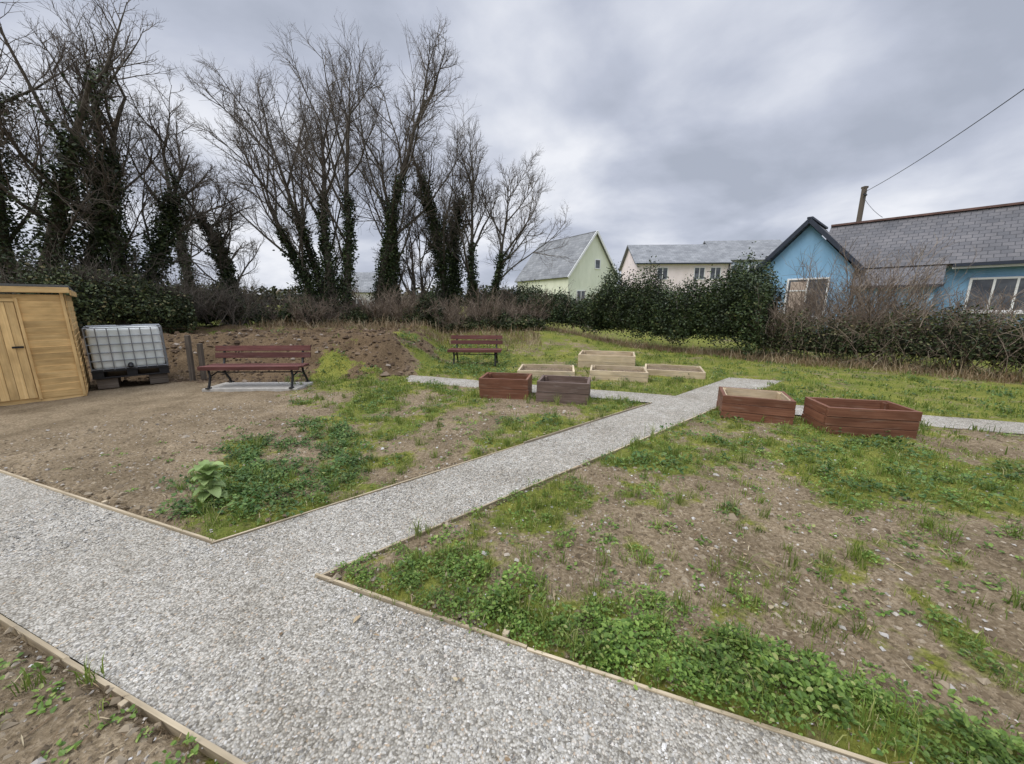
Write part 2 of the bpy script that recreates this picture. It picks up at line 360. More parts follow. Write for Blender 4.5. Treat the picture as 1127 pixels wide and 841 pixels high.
def randleaves(name,C,size,mat,parent=None,up=.3,asp=.5):
    n=len(C); D=unit(rng.normal(0,1,(n,3))); D[:,2]*=.7; D=unit(D)
    W=unit(np.cross(D,unit(rng.normal(0,1,(n,3)))))
    V=np.stack([C-D*size[:,None],C+W*(size*asp)[:,None],C+D*size[:,None],C-W*(size*asp)[:,None]],1)
    i=np.arange(n)[:,None]*4
    return mk(name,V,i+np.array([[0,1,2,3]]),mat=mat,parent=parent)
def keep(p,pw=1.0,thr=.0,edge=-.03):
    gg=green(p[:,0],p[:,1]); gg=np.clip((gg-thr)/(1-thr),0,1)**pw
    return p[(pathd(p[:,0],p[:,1])<edge)&(rng.random(len(p))<gg)]
hedge_line=np.array([(-1.5,19),(1.5,17.2),(4.0,15.2),(6.6,12.6),(8.6,10.5),(10.9,8.3),(13.5,5.8),(17,2.5),(21,-2)])
def beyond(p):
    x=p[:,0]; yy=np.interp(x,hedge_line[:,0],hedge_line[:,1]); return (p[:,1]>yy-.5)&(x>1)
def tufts(name,nt,r0,r1,per,spread,hm,wd,pw,thr,lean=.55,pp=1.0,mat=GRASS):
    c=polar(nt,r0,r1,74,pp); c=keep(c,pw,thr); c=c[~beyond(c)]
    q=np.repeat(c,per,0)+rng.normal(0,spread,(len(c)*per,2))
    hh=np.repeat(rng.gamma(5,hm/5,len(c)),per)*rng.uniform(.4,1.2,len(q))
    ok=pathd(q[:,0],q[:,1])<.012; q=q[ok];hh=hh[ok]
    r=np.hypot(q[:,0],q[:,1])
    blades(name,q,H(q[:,0],q[:,1]),hh,wd*(1+r*.10)*rng.uniform(.7,1.3,len(q)),mat,lean)
tufts('grass',15000,.9,9,14,.030,.042,.0016,1.4,.20,pp=1.1)
tufts('grass',8000,6,22,14,.08,.058,.0035,1.0,.25,pp=1.2)
tufts('grass',1300,1.0,9,30,.022,.10,.0018,.6,.08)
def weeds(name,nc,r0,r1,per,rad,hgt,ls,mat,pw=2,thr=.4,extra=None,pp=1.,centers=None):
    if centers is None:
        c=polar(nc,r0,r1,74,pp); c=keep(c,pw,thr,-.05)
        if extra is not None: c=c[extra(c)]
    else: c=centers
    c=c[~beyond(c)]
    n=len(c)*per; cr=np.repeat(rng.uniform(.5,1.4,len(c)),per)
    a=rng.uniform(0,6.28,n); rr=np.sqrt(rng.random(n))
    C2=np.repeat(c,per,0)+np.stack([np.cos(a),np.sin(a)],-1)*(rr*rad*cr)[:,None]
    ok=pathd(C2[:,0],C2[:,1])<.0+.07*rng.random(n)**2; 
    hz=hgt*cr*(1-rr**2)*rng.uniform(.35,1.1,n)+.004
    z=H(C2[:,0],C2[:,1])+hz
    b=a+rng.normal(0,.9,n); el=rng.normal(.15,.4,n)
    D=np.stack([np.cos(b)*np.cos(el),np.sin(b)*np.cos(el),np.sin(el)],-1); W=unit(np.stack([-np.sin(b),np.cos(b),rng.normal(0,.3,n)],-1))
    L=ls*rng.uniform(.6,1.4,n)*np.sqrt(cr)
    leaves(name,np.concatenate([C2,z[:,None]],-1)[ok],D[ok],W[ok],L[ok],(L*.38)[ok],mat)
edge_r=lambda c:(nmc(c[:,0],c[:,1])[0]<1.76+.5*soft(c[:,0],c[:,1],.4,5))&(nmc(c[:,0],c[:,1])[1]<M0)&(nmc(c[:,0],c[:,1])[0]>N1)&(soft(c[:,0],c[:,1],.22,44)>-.30)
weeds('weeds',8000,.9,4.2,32,.055,.05,.015,WEED,.5,.15,edge_r)
weeds('weeds',3800,1.,8,30,.06,.045,.018,WEED,1.3,.25)
left_patch=lambda c:(np.hypot((c[:,0]+2.2-(c[:,1]-3)*-.25)/.80,(c[:,1]-3.3)/1.4)+.9*soft(c[:,0],c[:,1],.5,8)<.95)&(nmc(c[:,0],c[:,1])[1]>M1)
weeds('weeds',5200,2.,6,30,.07,.07,.027,DWEED,.4,.05,left_patch)
weeds('weeds',1700,3,13,36,.12,.09,.033,DWEED,2,.4)
weeds('weeds',900,8,13,40,.20,.16,.045,DWEED,1,.3,lambda c:(c[:,0]<0)&(c[:,1]>8))
c=polar(900,1,6,70); c=c[(pathd(c[:,0],c[:,1])<-.06)&(green(c[:,0],c[:,1])<.4)]
weeds('weeds',0,0,0,14,.035,.012,.022,WEED,centers=c)
c=np.array([(pt(N1+.08+rng.random()*.30,m_)) for m_ in np.concatenate([rng.uniform(-.6,.6,22),rng.uniform(.3,2.1,12)])])
weeds('weeds',0,0,0,130,.085,.10,.022,WEED,centers=c)
def lying(name,p,L,asp,mat):
    n=len(p); b=rng.uniform(0,6.28,n); D=np.stack([np.cos(b),np.sin(b),rng.normal(.05,.15,n)],-1); W=np.stack([-np.sin(b),np.cos(b),rng.normal(0,.3,n)],-1)
    leaves(name,np.concatenate([p,(H(p[:,0],p[:,1])+.008)[:,None]],-1),unit(D),unit(W),L,L*asp,mat)
p=polar(1200,1,9,70); p=p[pathd(p[:,0],p[:,1])<-.02]
lying('fallen_leaves',p,rng.gamma(4,.005,len(p)),.28,DRY)
p=polar(15000,.8,9,72); p=p[pathd(p[:,0],p[:,1])<-.02]
lying('straw',p,rng.gamma(3,.013,len(p)),.035,DRY)
p=polar(260,1,7,72); p=p[pathd(p[:,0],p[:,1])>.05]; lying('fallen_leaves',p,rng.gamma(4,.004,len(p)),.3,DRY)
# pale broad-leaved plant
pl=empty('broadleaf_plant',(-2.46,2.80,.02))
lv=[];
def bigleaf(base,az,el,L,W,droop):
    k=8;j=5; V=[];t=np.linspace(0,1,k)
    p=np.array(base,float);pts=[]
    for i in range(k):
        pts.append(p.copy()); e=el-droop*t[i]; p=p+np.array([math.cos(az)*math.cos(e),math.sin(az)*math.cos(e),math.sin(e)])*L/(k-1)
    side=np.array([-math.sin(az),math.cos(az),0])
    for i in range(k):
        w=W*math.sin(math.pi*min(1,(t[i]*.88+.1)))**.7
        for q in np.linspace(-1,1,j): V.append(pts[i]+side*w*q+np.array([0,0,abs(q)*w*.35+rng.normal(0,.004)]))
    F=[(i*j+q,i*j+q+1,(i+1)*j+q+1,(i+1)*j+q) for i in range(k-1) for q in range(j-1)]
    return np.array(V),np.array(F)
for i in range(24):
    lv.append(bigleaf((0,0,.06+.24*(i/24)),i*2.4,.9 if i>8 else .35,.12+.05*rng.random(),.034+.012*rng.random(),1.5))
V,F=merge(lv); mk('leaves',V,F,mat=PALE,parent=pl,smooth=True)
rod('stem',[(0,0,-.03),(0.01,0,.1),(0,0.01,.29)],.012,PALE,pl)
# ------------------------------------------------------------------ planters
def planter(loc,ang,w,dp,h,mat,rows=2,inner=None,soilz=.6,th=.042):
    e=empty('raised_planter',(*loc,0),math.radians(ang)); rh=h/rows
    im=inner or mat
    for r in range(rows):
        z=rh*(r+.5); j=lambda:rng.normal(0,.003)
        box('front_board',(w,th,rh-.006),(j(),-dp/2+th/2+j(),z),mat,e)
        box('back_board',(w,th,rh-.006),(j(),dp/2-th/2+j(),z),mat,e)
        box('side_board',(dp-2*th-.004,th,rh-.006),(-w/2+th/2+.002,j(),z),mat,e,(0,0,math.pi/2))
        box('side_board',(dp-2*th-.004,th,rh-.006),(w/2-th/2-.002,j(),z),mat,e,(0,0,math.pi/2))
    for sx in (-1,1):
        for sy in (-1,1):
            box('corner_post',(.05,.05,h-.02),(sx*(w/2-th-.028),sy*(dp/2-th-.028),h/2-.01),im,e)
    if inner:
        box('lining',(w-2*th-.02,.012,h*.84),(0,dp/2-th-.009,h*.57),inner,e)
        box('lining',(dp-2*th-.05,.012,h*.84),(w/2-th-.011,0,h*.57),inner,e,(0,0,math.pi/2))
        box('lining',(dp-2*th-.05,.012,h*.84),(-w/2+th+.011,0,h*.57),inner,e,(0,0,math.pi/2))
    k=14; u,v=np.meshgrid(np.linspace(-w/2+th*.8,w/2-th*.8,k),np.linspace(-dp/2+th*.8,dp/2-th*.8,k))
    zz=h*soilz+(fbm(u+loc[0],v+loc[1],.12,3)-.5)*.06; i=np.arange(k*k).reshape(k,k)
    mk('soil',np.stack([u,v,zz],-1),np.stack([i[:-1,:-1],i[:-1,1:],i[1:,1:],i[1:,:-1]],-1).reshape(-1,4),mat=SOILF,parent=e,smooth=True)
    return e
planter((4.45,4.62),-13,.96,.56,.36,RED,3,None,.35)
planter((3.53,5.28),-24,.86,.66,.34,RED,3,PINE,.3)
planter((-.10,6.55),-10,.86,.62,.36,RED,2,None,.4)
planter((.90,6.25),-14,.86,.62,.36,DULL,2,None,.4)
planter((.80,8.45),-8,1.25,.95,.19,PINE,1,None,.55)
planter((2.50,9.75),-16,1.40,1.0,.36,PINE,2,None,.6)
planter((2.35,8.15),-14,1.2,.8,.22,PINE,2,None,.6)
planter((3.75,8.55),-20,1.25,.9,.17,PINE,1,None,.6)
# ------------------------------------------------------------------ benches
def bench(loc,ang,w,slab=True):
    z0=float(H(np.array(loc[0]),np.array(loc[1])))
    e=empty('park_bench',(*loc,z0),math.radians(ang))
    if slab: 
        box('concrete_slab',(w*.95,.62,.07),(0,0,.0),SLAB,e); 
    for i in range(4): box('seat_slat',(w,.088,.035),(0,-.20+i*.10,.44-.006*(3-abs(i-1.5))),BENCHW,e)
    box('seat_rail',(w,.03,.07),(0,-.262,.415),BENCHW,e)
    for i,zz in enumerate((.60,.735)): box('back_slat',(w,.032,.105),(0,.235+.03*i,zz),BENCHW,e,(-.2,0,0))
    for sx in (-1,1):
        x=sx*(w/2-.16)
        rod('end_frame',[(x,-.29,.03),(x,-.25,.12),(x,-.20,.25),(x,-.23,.40),(x,.0,.395),(x,.19,.40),(x,.24,.55),(x,.29,.80)],.022,BLACK,e)
        rod('rear_leg',[(x,.33,.03),(x,.29,.12),(x,.20,.25),(x,.17,.40)],.022,BLACK,e)
        rod('leg_brace',[(x,-.20,.25),(x,0,.31),(x,.20,.25)],.014,BLACK,e)
        for sy in (-.29,.33): box('foot',(.06,.09,.025),(x,sy,.045),BLACK,e)
    rod('cross_bar',[(-w/2+.16,0,.30),(w/2-.16,0,.30)],.012,BLACK,e)
bench((-4.95,7.15),2,1.85)
bench((-.98,10.0),-3,1.42,False)
# ------------------------------------------------------------------ shed
sh=empty('wooden_shed',(-7.57,6.45,0),math.radians(47))
SW,SD=2.4,1.8
box('floor',(SW,SD,.08),(-SW/2,SD/2,.04),SHEDW,sh)
def clad(x0,x1,y,z0,z1,nm,rot=0,step=.105):
    k=int((z1-z0)/step); st=(z1-z0)/k
    for i in range(k):
        box(nm,(x1-x0,.016,st+.010),((x0+x1)/2,y,z0+st*(i+.5)),SHEDW,sh,(.11,0,0),.002)
clad(-.53,0,-.005,.06,1.76,'front_cladding')
clad(-SW,-1.68,-.005,.06,1.76,'front_cladding')
clad(-1.68,-.53,-.005,1.66,1.76,'front_cladding',step=.1)
for i in range(17):
    for xx in (0.0,-SW):
        box('side_cladding',(SD,.016,.112),(xx+(.012 if xx==0 else -.012),SD/2,.11+i*.1),SHEDW,sh,(.11,0,math.pi/2),.002)
box('back_wall',(SW,.02,1.72),(-SW/2,SD,.9),SHEDW,sh)
box('door_backing',(1.14,.01,1.56),(-1.105,-.008,.86),SHEDW,sh)
for d0 in (-.53,-1.108):
    for i in range(6):
        box('door_board',(1.56,.018,.0905),(d0-.047-i*.0945,-.024,.86),SHEDW,sh,(0,math.pi/2,0),.003)
for xx in (-.505,-1.705): box('door_frame',(1.66,.05,.035),(xx,-.02,.88),SHEDW,sh,(0,math.pi/2,0))
box('door_frame',(1.24,.035,.05),(-1.105,-.022,1.675),SHEDW,sh)
box('door_latch',(.12,.012,.03),(-.60,-.050,.93),BLACK,sh); 
for zz in (.35,1.35): box('hinge',(.22,.008,.025),(-1.55,-.038,zz),BLACK,sh); 
box('corner_trim',(1.78,.05,.04),(-.02,-.02,.93),SHEDW,sh,(0,math.pi/2,0))
box('roof',(SW+.16,SD+.2,.035),(-SW/2,SD/2,1.875),FELT,sh,(-.03,0,0))
box('fascia',(SW+.16,.022,.09),(-SW/2,-.09,1.84),SHEDW,sh)
box('fascia',(SD+.15,.022,.09),(.085,SD/2,1.80),SHEDW,sh,(0,0,math.pi/2))
# ------------------------------------------------------------------ water tank
tk=empty('water_tank',(-7.80,7.56,0),math.radians(44))
tb=box('tank_body',(1.00,.90,.80),(0,0,.78),TANK,tk,bevel=.07)
tb.modifiers['b'].segments=4
rod('filler_cap',[(0,0,1.17),(0,0,1.215)],.11,BLACK,tk,16)
mk('cap_top',[(.11*math.cos(a),.11*math.sin(a),1.215) for a in np.arange(4)*math.pi/2],[[0,1,2,3]],mat=BLACK,parent=tk)
hx,hy=.525,.475
for z in np.linspace(.40,1.17,6):
    P=[(-hx,-hy,z),(hx,-hy,z),(hx,hy,z),(-hx,hy,z),(-hx,-hy,z)]
    for a,b_ in zip(P[:-1],P[1:]): rod('cage_rail',[a,b_],.010,STEEL,tk,6)
for i in range(8):
    x=-hx+i*2*hx/7
    for y in (-hy-.014,hy+.014): rod('cage_bar',[(x,y,.38),(x,y,1.17)],.009,STEEL,tk,6)
for i in range(1,6):
    y=-hy+i*2*hy/6
    for x in (-hx-.014,hx+.014): rod('cage_bar',[(x,y,.38),(x,y,1.17)],.009,STEEL,tk,6)
for y in (-.2,.2): rod('top_bar',[(-hx,y,1.19),(hx,y,1.19)],.013,STEEL,tk,6)
box('pallet_deck',(1.08,.98,.03),(0,0,.365),BLACK,tk); box('pallet_base',(1.08,.98,.025),(0,0,.235),BLACK,tk)
for x in (-.46,0,.46):
    for y in (-.40,.40): box('pallet_foot',(.15,.15,.1),(x,y,.298),BLACK,tk)
rod('outlet_valve',[(.0,-.43,.46),(0,-.54,.46),(0,-.56,.42)],.04,BLACK,tk,10)
for x in (-.36,.36):
    box('timber_block',(.28,.9,.19),(x,0,.12),OLDW,tk)
for i,(x,h_) in enumerate(((-6.75,.98),(-6.60,.80))):
    wp=empty('wooden_post',(x,7.75+i*.1,0),.2); box('post',(h_,.09,.07),(0,0,h_/2),OLDW,wp,(0,math.pi/2+.04,0))
# ------------------------------------------------------------------ buildings
def quadpoly(name,P,mat,parent,uv=False,th=0):
    P=[Vector(p) for p in P]
    me=bpy.data.meshes.new(name)
    if th:
        nn=(P[1]-P[0]).cross(P[3]-P[0]).normalized()
        lo=[p-nn*th for p in P]; V=P+lo; F=[(0,1,2,3),(7,6,5,4)]+[(i,i+4,(i+1)%4+4,(i+1)%4) for i in range(4)]
    else: V=P; F=[tuple(range(len(P)))]
    me.from_pydata(V,[],F); uvl=me.uv_layers.new(name='UVMap')
    if len(P)>=4:
        ux=(P[1]-P[0]).normalized(); nn=(P[1]-P[0]).cross(P[3]-P[0]).normalized(); vy=nn.cross(ux)
        for p in me.polygons:
            for li in p.loop_indices:
                c=Vector(V[me.loops[li].vertex_index])-P[0]; uvl.data[li].uv=(c.dot(ux)+50,c.dot(vy)+50)
    me.materials.append(mat); return link(bpy.data.objects.new(name,me),parent)
def gwall(name,x0,x1,y0,y1,ze,mat,parent,ridge='y',za=0):
    if ridge=='y':
        xm=(x0+x1)/2
        V=[(x0,y0,-.5),(x1,y0,-.5),(x1,y0,ze),(xm,y0,za),(x0,y0,ze),(x0,y1,-.5),(x1,y1,-.5),(x1,y1,ze),(xm,y1,za),(x0,y1,ze)]
    else:
        ym=(y0+y1)/2
        V=[(x1,y0,-.5),(x1,y1,-.5),(x1,y1,ze),(x1,ym,za),(x1,y0,ze),(x0,y0,-.5),(x0,y1,-.5),(x0,y1,ze),(x0,ym,za),(x0,y0,ze)]
    F=[(0,1,2,3,4),(9,8,7,6,5),(0,4,9,5),(1,6,7,2)]
    me=bpy.data.meshes.new(name); me.from_pydata(V,[],F); me.materials.append(mat); return link(bpy.data.objects.new(name,me),parent)
def window(parent,x,y,z,w,h,cols=2,rows=1,sill=True,curtain=False):
    box('window_glass',(w,.03,h),(x,y-.012,z),GLASS,parent,bevel=0)
    if curtain:
        box('window_blind',(w*.45,.01,h*.9),(x-w*.22,y-.033,z),CURT,parent,bevel=0)
    t=.07
    for sx in (-1,1): box('window_frame',(t,.07,h+2*t),(x+sx*(w/2+t/2),y-.025,z),WHITE,parent)
    for sz in (-1,1): box('window_frame',(w,.07,t),(x,y-.025,z+sz*(h/2+t/2)),WHITE,parent)
    for i in range(1,cols): box('window_mullion',(.06,.06,h),(x-w/2+w*i/cols,y-.032,z),WHITE,parent)
    for i in range(1,rows): box('window_transom',(w/cols-.07,.055,.05),(x-w/2+w/cols/2,y-.033,z+h/2-h*.3),WHITE,parent)
    if sill: box('window_sill',(w+.25,.16,.05),(x,y-.07,z-h/2-t-.03),WHITE,parent)
bh=empty('blue_bungalow',(12.8,17,0),math.radians(-48))
gwall('wing_walls',-1.68,1.68,0,4.8,3.05,BLUE,bh,'y',4.95)
gwall('main_walls',-.2,13,.62,4.6,3.0,BLUE,bh,'x',5.0)
for sx in (-1,1):
    P=[(0,-.28,5.17),(0,3.2,5.17),(sx*1.98,3.2,3.02),(sx*1.98,-.28,3.02)]
    if sx<0: P=[P[1],P[0],P[3],P[2]]
    P=[P[3],P[2],P[1],P[0]] 
    o=quadpoly('wing_roof',P,SLATE,bh,th=.10)
    L=math.hypot(1.98,2.15)
    box('barge_board',(L,.05,.16),(sx*.99,-.31,4.03),DARKTRIM,bh,(0,sx*math.atan2(2.15,1.98),0))
box('ridge_tiles',(.2,3.4,.08),(0,1.4,5.2),DARKTRIM,bh)
window(bh,.215,0,1.90,1.36,1.55,2,2,curtain=True)
def mz(y): return 5.17+(y-2.55)*(5.17-3.05)/(2.55-.25)
quadpoly('main_roof',[(.3,.25,mz(.25)),(13.3,.25,mz(.25)),(13.3,2.55,5.17),(.3,2.55,5.17)],SLATE,bh,th=.1)
quadpoly('main_roof_rear',[(13.3,4.95,3.0),(.3,4.95,3.0),(.3,2.55,5.17),(13.3,2.55,5.17)],SLATE,bh,th=.1)
box('ridge_tiles',(13,.2,.08),(6.8,2.55,5.2),RIDGE,bh)
quadpoly('porch_roof',[(1.72,-.75,mz(.25)-.74),(4.15,-.75,mz(.25)-.74),(4.15,.27,mz(.25)-.035),(1.72,.27,mz(.25)-.035)],SLATE,bh,th=.08)
box('porch_wall',(2.2,.1,2.3),(2.9,-.55,1.1),BLUE,bh)
box('porch_gutter',(2.5,.1,.09),(2.93,-.80,2.27),DARKTRIM,bh)
box('gutter',(8.9,.1,.10),(8.75,.18,2.98),DARKTRIM,bh); box('fascia',(8.9,.03,.14),(8.75,.27,2.93),WHITE,bh)
for x in (5.6,8.2,10.6): window(bh,x,.62,1.95,1.5,1.05,3,1)
gh=empty('green_house',(7.4,35,0),math.atan2(.54,.84))
gwall('walls',-3.0,3.0,0,8,4.0,GREENW,gh,'y',7.85)
for sx in (-1,1):
    P=[(0,-.2,8.0),(0,8.2,8.0),(sx*3.25,8.2,3.95),(sx*3.25,-.2,3.95)]
    if sx<0: P=[P[1],P[0],P[3],P[2]]
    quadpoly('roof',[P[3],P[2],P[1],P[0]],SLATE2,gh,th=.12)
    box('barge_board',(math.hypot(3.25,4.05),.05,.18),(sx*1.625,-.23,5.92),WHITE,gh,(0,sx*math.atan2(4.05,3.25),0))
window(gh,.4,0,5.2,.55,.7,1,1,False); 
for x in (-1.5,1.4): window(gh,x,0,2.2,.9,1.2,2,1)
wh=empty('white_house',(12.9,40,0),math.radians(-3))
gwall('walls',0,9.4,0,7,5.85,WHITEW,wh,'x',8.0)
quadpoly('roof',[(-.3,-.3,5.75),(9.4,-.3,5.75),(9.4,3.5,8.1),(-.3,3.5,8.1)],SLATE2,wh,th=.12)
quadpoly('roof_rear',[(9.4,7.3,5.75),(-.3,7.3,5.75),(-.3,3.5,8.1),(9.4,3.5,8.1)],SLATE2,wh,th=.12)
for x in (2.6,6.3,7.9): window(wh,x,0,4.75,.95,1.1,2,1,False)
for x in (2.6,5.2,7.9): window(wh,x,0,2.2,.95,1.2,2,1,False)
box('gutter',(9.5,.12,.1),(4.6,-.36,5.72),DARKTRIM,wh); box('drainpipe',(.08,.08,5.5),(9.2,-.08,2.9),DARKTRIM,wh)
w2=empty('white_house',(21.3,40.2,0),math.radians(-6))
gwall('walls',0,7.3,0,7,6.2,PALEW,w2,'x',8.4)
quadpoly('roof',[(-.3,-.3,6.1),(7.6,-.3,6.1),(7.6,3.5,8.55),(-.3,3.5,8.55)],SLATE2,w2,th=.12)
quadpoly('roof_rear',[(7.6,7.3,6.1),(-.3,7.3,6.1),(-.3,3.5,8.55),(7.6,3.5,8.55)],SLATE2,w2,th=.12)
box('cladding_panel',(3.4,.06,2.6),(2.7,-.04,4.6),BLUEGREY,w2)
for x in (1.9,3.6,5.8): window(w2,x,-.07,5.0,1.1,1.1,2,1,False)
box('porch_canopy',(2.0,1.0,.12),(2.4,-.5,3.2),BLUEGREY,w2)
for (x,y,rz,l) in ((-50,38,35,9),(-24,46,10,8)):
    lh=empty('grey_roofed_house',(x,y,0),math.radians(rz))
    gwall('walls',0,l,0,6,3.2,PALEW,lh,'x',5.6)
    quadpoly('roof',[(-.3,-.3,3.1),(l+.3,-.3,3.1),(l+.3,3,5.7),(-.3,3,5.7)],SLATE2,lh,th=.12)
    quadpoly('roof_rear',[(l+.3,6.3,3.1),(-.3,6.3,3.1),(-.3,3,5.7),(l+.3,3,5.7)],SLATE2,lh,th=.12)
    for xx in (2,5): window(lh,xx,0,1.7,1.2,1.1)
up=empty('utility_pole',(19.2,22,0))
rod('pole',[(0,0,-.2),(0,0,4),(0,0,7.85)],.12,OLDW,up,12)
box('pole_cap',(.22,.22,.10),(0,0,7.85),OLDW,up)
box('insulator_bracket',(.35,.06,.08),(-.05,-.16,7.45),BLACK,up,(0,0,.5))
def wire(a,b_,sag,r=.011):
    a=np.array(a,float);b_=np.array(b_,float); t=np.linspace(0,1,24)[:,None]; P=a*(1-t)+b_*t; P[:,2]-=sag*4*(t*(1-t))[:,0]
    rod('wire',P-np.array([19.2,22,0]),r,BLACK,up,5)
wire((19.2,22,7.6),(9.7,2,8.6),.55,.014)
wire((19.2,22,7.4),(16.0,17.2,5.3),.1,.010)
# ------------------------------------------------------------------ trees
def grow(S0,D,L,R0,K,wob,trop,taper):
    B=len(S0); P=np.empty((B,K,3)); P[:,0]=S0; d=unit(D)
    for k in range(1,K):
        d=unit(d+rng.normal(0,wob,(B,3))+np.array([0,0,trop])); P[:,k]=P[:,k-1]+d*(L/(K-1))[:,None]
    t=np.linspace(0,1,K)[None,:]; R=R0[:,None]*(1-t*taper); return P,R
def spawn(P,R,L,c,t0,t1,ang,lf,rf,jit=.25,dec=.6):
    B,K,_=P.shape; n=B*c; i=np.repeat(np.arange(B),c)
    t=np.tile(t0+(t1-t0)*(np.arange(c)+.5)/c,B)+rng.normal(0,.04,n); t=np.clip(t,.02,.995)*(K-1); k=np.minimum(t.astype(int),K-2); f=(t-k)[:,None]
    S0=P[i,k]*(1-f)+P[i,k+1]*f; T=unit(P[i,k+1]-P[i,k]); U=unit(np.cross(T,unit(rng.normal(0,1,(n,3)))))
    a=np.radians(rng.normal(ang,9,n))[:,None]; D=T*np.cos(a)+U*np.sin(a)
    tt=t/(K-1); LL=L[i]*lf*(1.15-dec*tt)*rng.uniform(1-jit,1+jit,n)
    RR=np.minimum(rf*rng.uniform(.75,1.25,n),(R[i,k]*.85)); return S0,D,LL,RR
def tree(name,base,stems,ivy=.7,crown=1.0,limbs=11,ang=36,dens=1.0,lo=.3,leafn=4200,rad=.15,trop=.085):
    z=float(H(np.array(float(base[0])),np.array(float(base[1]))))-.1
    e=empty(name,(base[0],base[1],z))
    S0=np.array([(s[0],s[1],0) for s in stems],float); D=np.array([(s[2],s[3],1) for s in stems],float); L=np.array([s[4] for s in stems],float); R0=np.array([s[5] for s in stems],float)
    P0,Rr0=grow(S0,D,L,R0,14,.055,.02,.86)
    Rr0[:,0]*=1.5; Rr0[:,1]*=1.12
    s1=spawn(P0,Rr0,L,limbs,lo,1.0,ang,.56*crown,.048); P1,R1=grow(*s1[:3],s1[3],10,.09,trop,.82)
    s2=spawn(P1,R1,s1[2],8,.18,1.0,38,.44,.018); P2,R2=grow(*s2[:3],s2[3],7,.12,.07,.75)
    s3=spawn(P2,R2,s2[2],int(7*dens),.12,1.0,38,.50,.0080,dec=.5); P3,R3=grow(*s3[:3],s3[3],5,.12,.06,.55)
    s4=spawn(P3,R3,s3[2],4,.15,1.0,36,.58,.0045,dec=.4); P4,R4=grow(*s4[:3],s4[3],3,.12,.05,.4)
    V,F=merge([tubes(P0,Rr0,10),tubes(P1,R1,6)]); mk('trunk_and_limbs',V,F,mat=BARK,parent=e,smooth=True)
    V,F=merge([tubes(P2,R2,4),tubes(P3,R3,3),tubes(P4,R4,3)]); mk('branches_and_twigs',V,F,mat=TWIG,parent=e)
    if ivy>0:
        C=[]
        for (P,R,hm,num,rd) in ((P0,Rr0,ivy,leafn,rad),(P1,R1,ivy*.35,int(leafn*.4),rad*.6)):
            B,K,_=P.shape; nn=num*(1 if P is P1 else B); i=rng.integers(0,B,nn); t=rng.random(nn)**1.15*hm*(K-1); k=np.minimum(t.astype(int),K-2); f=(t-k)[:,None]
            c=P[i,k]*(1-f)+P[i,k+1]*f; u=unit(rng.normal(0,1,(nn,3)))
            lump=.15+1.75*vn(c[:,2]+i*3.7,i*1.0+np.arctan2(u[:,1],u[:,0]),.45,3)**1.3
            ok=(c[:,2]<ivy*L.max()*.95) if P is P1 else np.ones(nn,bool)
            c=c+u*((R[i,k]+rd*np.sqrt(rng.random(nn))*lump))[:,None]; C.append(c[ok])
        C=np.concatenate(C); randleaves('ivy',C,rng.uniform(.03,.065,len(C)),IVY,e,asp=.6)
    return e
tree('ivy_clad_tree',(-15.4,12.2),[(0,0,.50,-.1,8.2,.30),(.7,.3,.62,.0,7.0,.2),(-1.2,.4,.25,0,8.6,.22)],.82,.95,9,42,leafn=8500,rad=.40)
tree('ivy_clad_tree',(-12.9,12.6),[(0,0,.14,-.04,7.0,.22),(.3,.1,.30,.05,6.2,.14)],.76,.85,9,44,leafn=8500,rad=.36)
tree('ivy_clad_tree',(-14.5,17),[(0,0,.15,0,7.6,.22)],.6,.9,9,44)
tree('bare_tree',(-11.4,15.4),[(0,0,.02,0,5.6,.14),(.2,0,.15,0,4.8,.09)],.76,.8,10,42,lo=.22,leafn=4000,rad=.22)
tree('sycamore_tree',(-6.9,15.0),[(0,0,.0,0,8.2,.20),(-.35,.1,-.18,.05,7.6,.16),(-.5,.1,-.40,.0,6.4,.12),(.35,0,.10,0,8.2,.18)],.62,1.0,10,33,leafn=4600,rad=.20)
tree('sycamore_tree',(-5.6,15.8),[(0,0,.07,0,8.6,.21),(.3,.2,.22,.0,7.2,.15)],.68,1.0,11,35,leafn=5200,rad=.20)
tree('bare_tree',(-4.3,16.5),[(0,0,.0,0,4.4,.09),(.35,0,.10,0,4.4,.07),(-.4,.1,-.12,0,4.0,.07)],.0,.7,8,30,lo=.12)
tree('ivy_clad_tree',(-2.95,16.8),[(0,0,.0,0,6.6,.22),(.2,0,.10,.05,6.0,.13)],.92,.8,10,42,leafn=8500,rad=.34)
tree('sycamore_tree',(-1.7,16.8),[(0,0,.16,0,6.0,.16),(.25,.1,.42,.0,5.6,.12)],.60,1.15,11,40,leafn=3400)
tree('bare_tree',(-9.0,17.5),[(0,0,.06,0,4.2,.08),(.5,0,.14,0,3.8,.07)],.3,.7,8,34,lo=.12,leafn=1200)
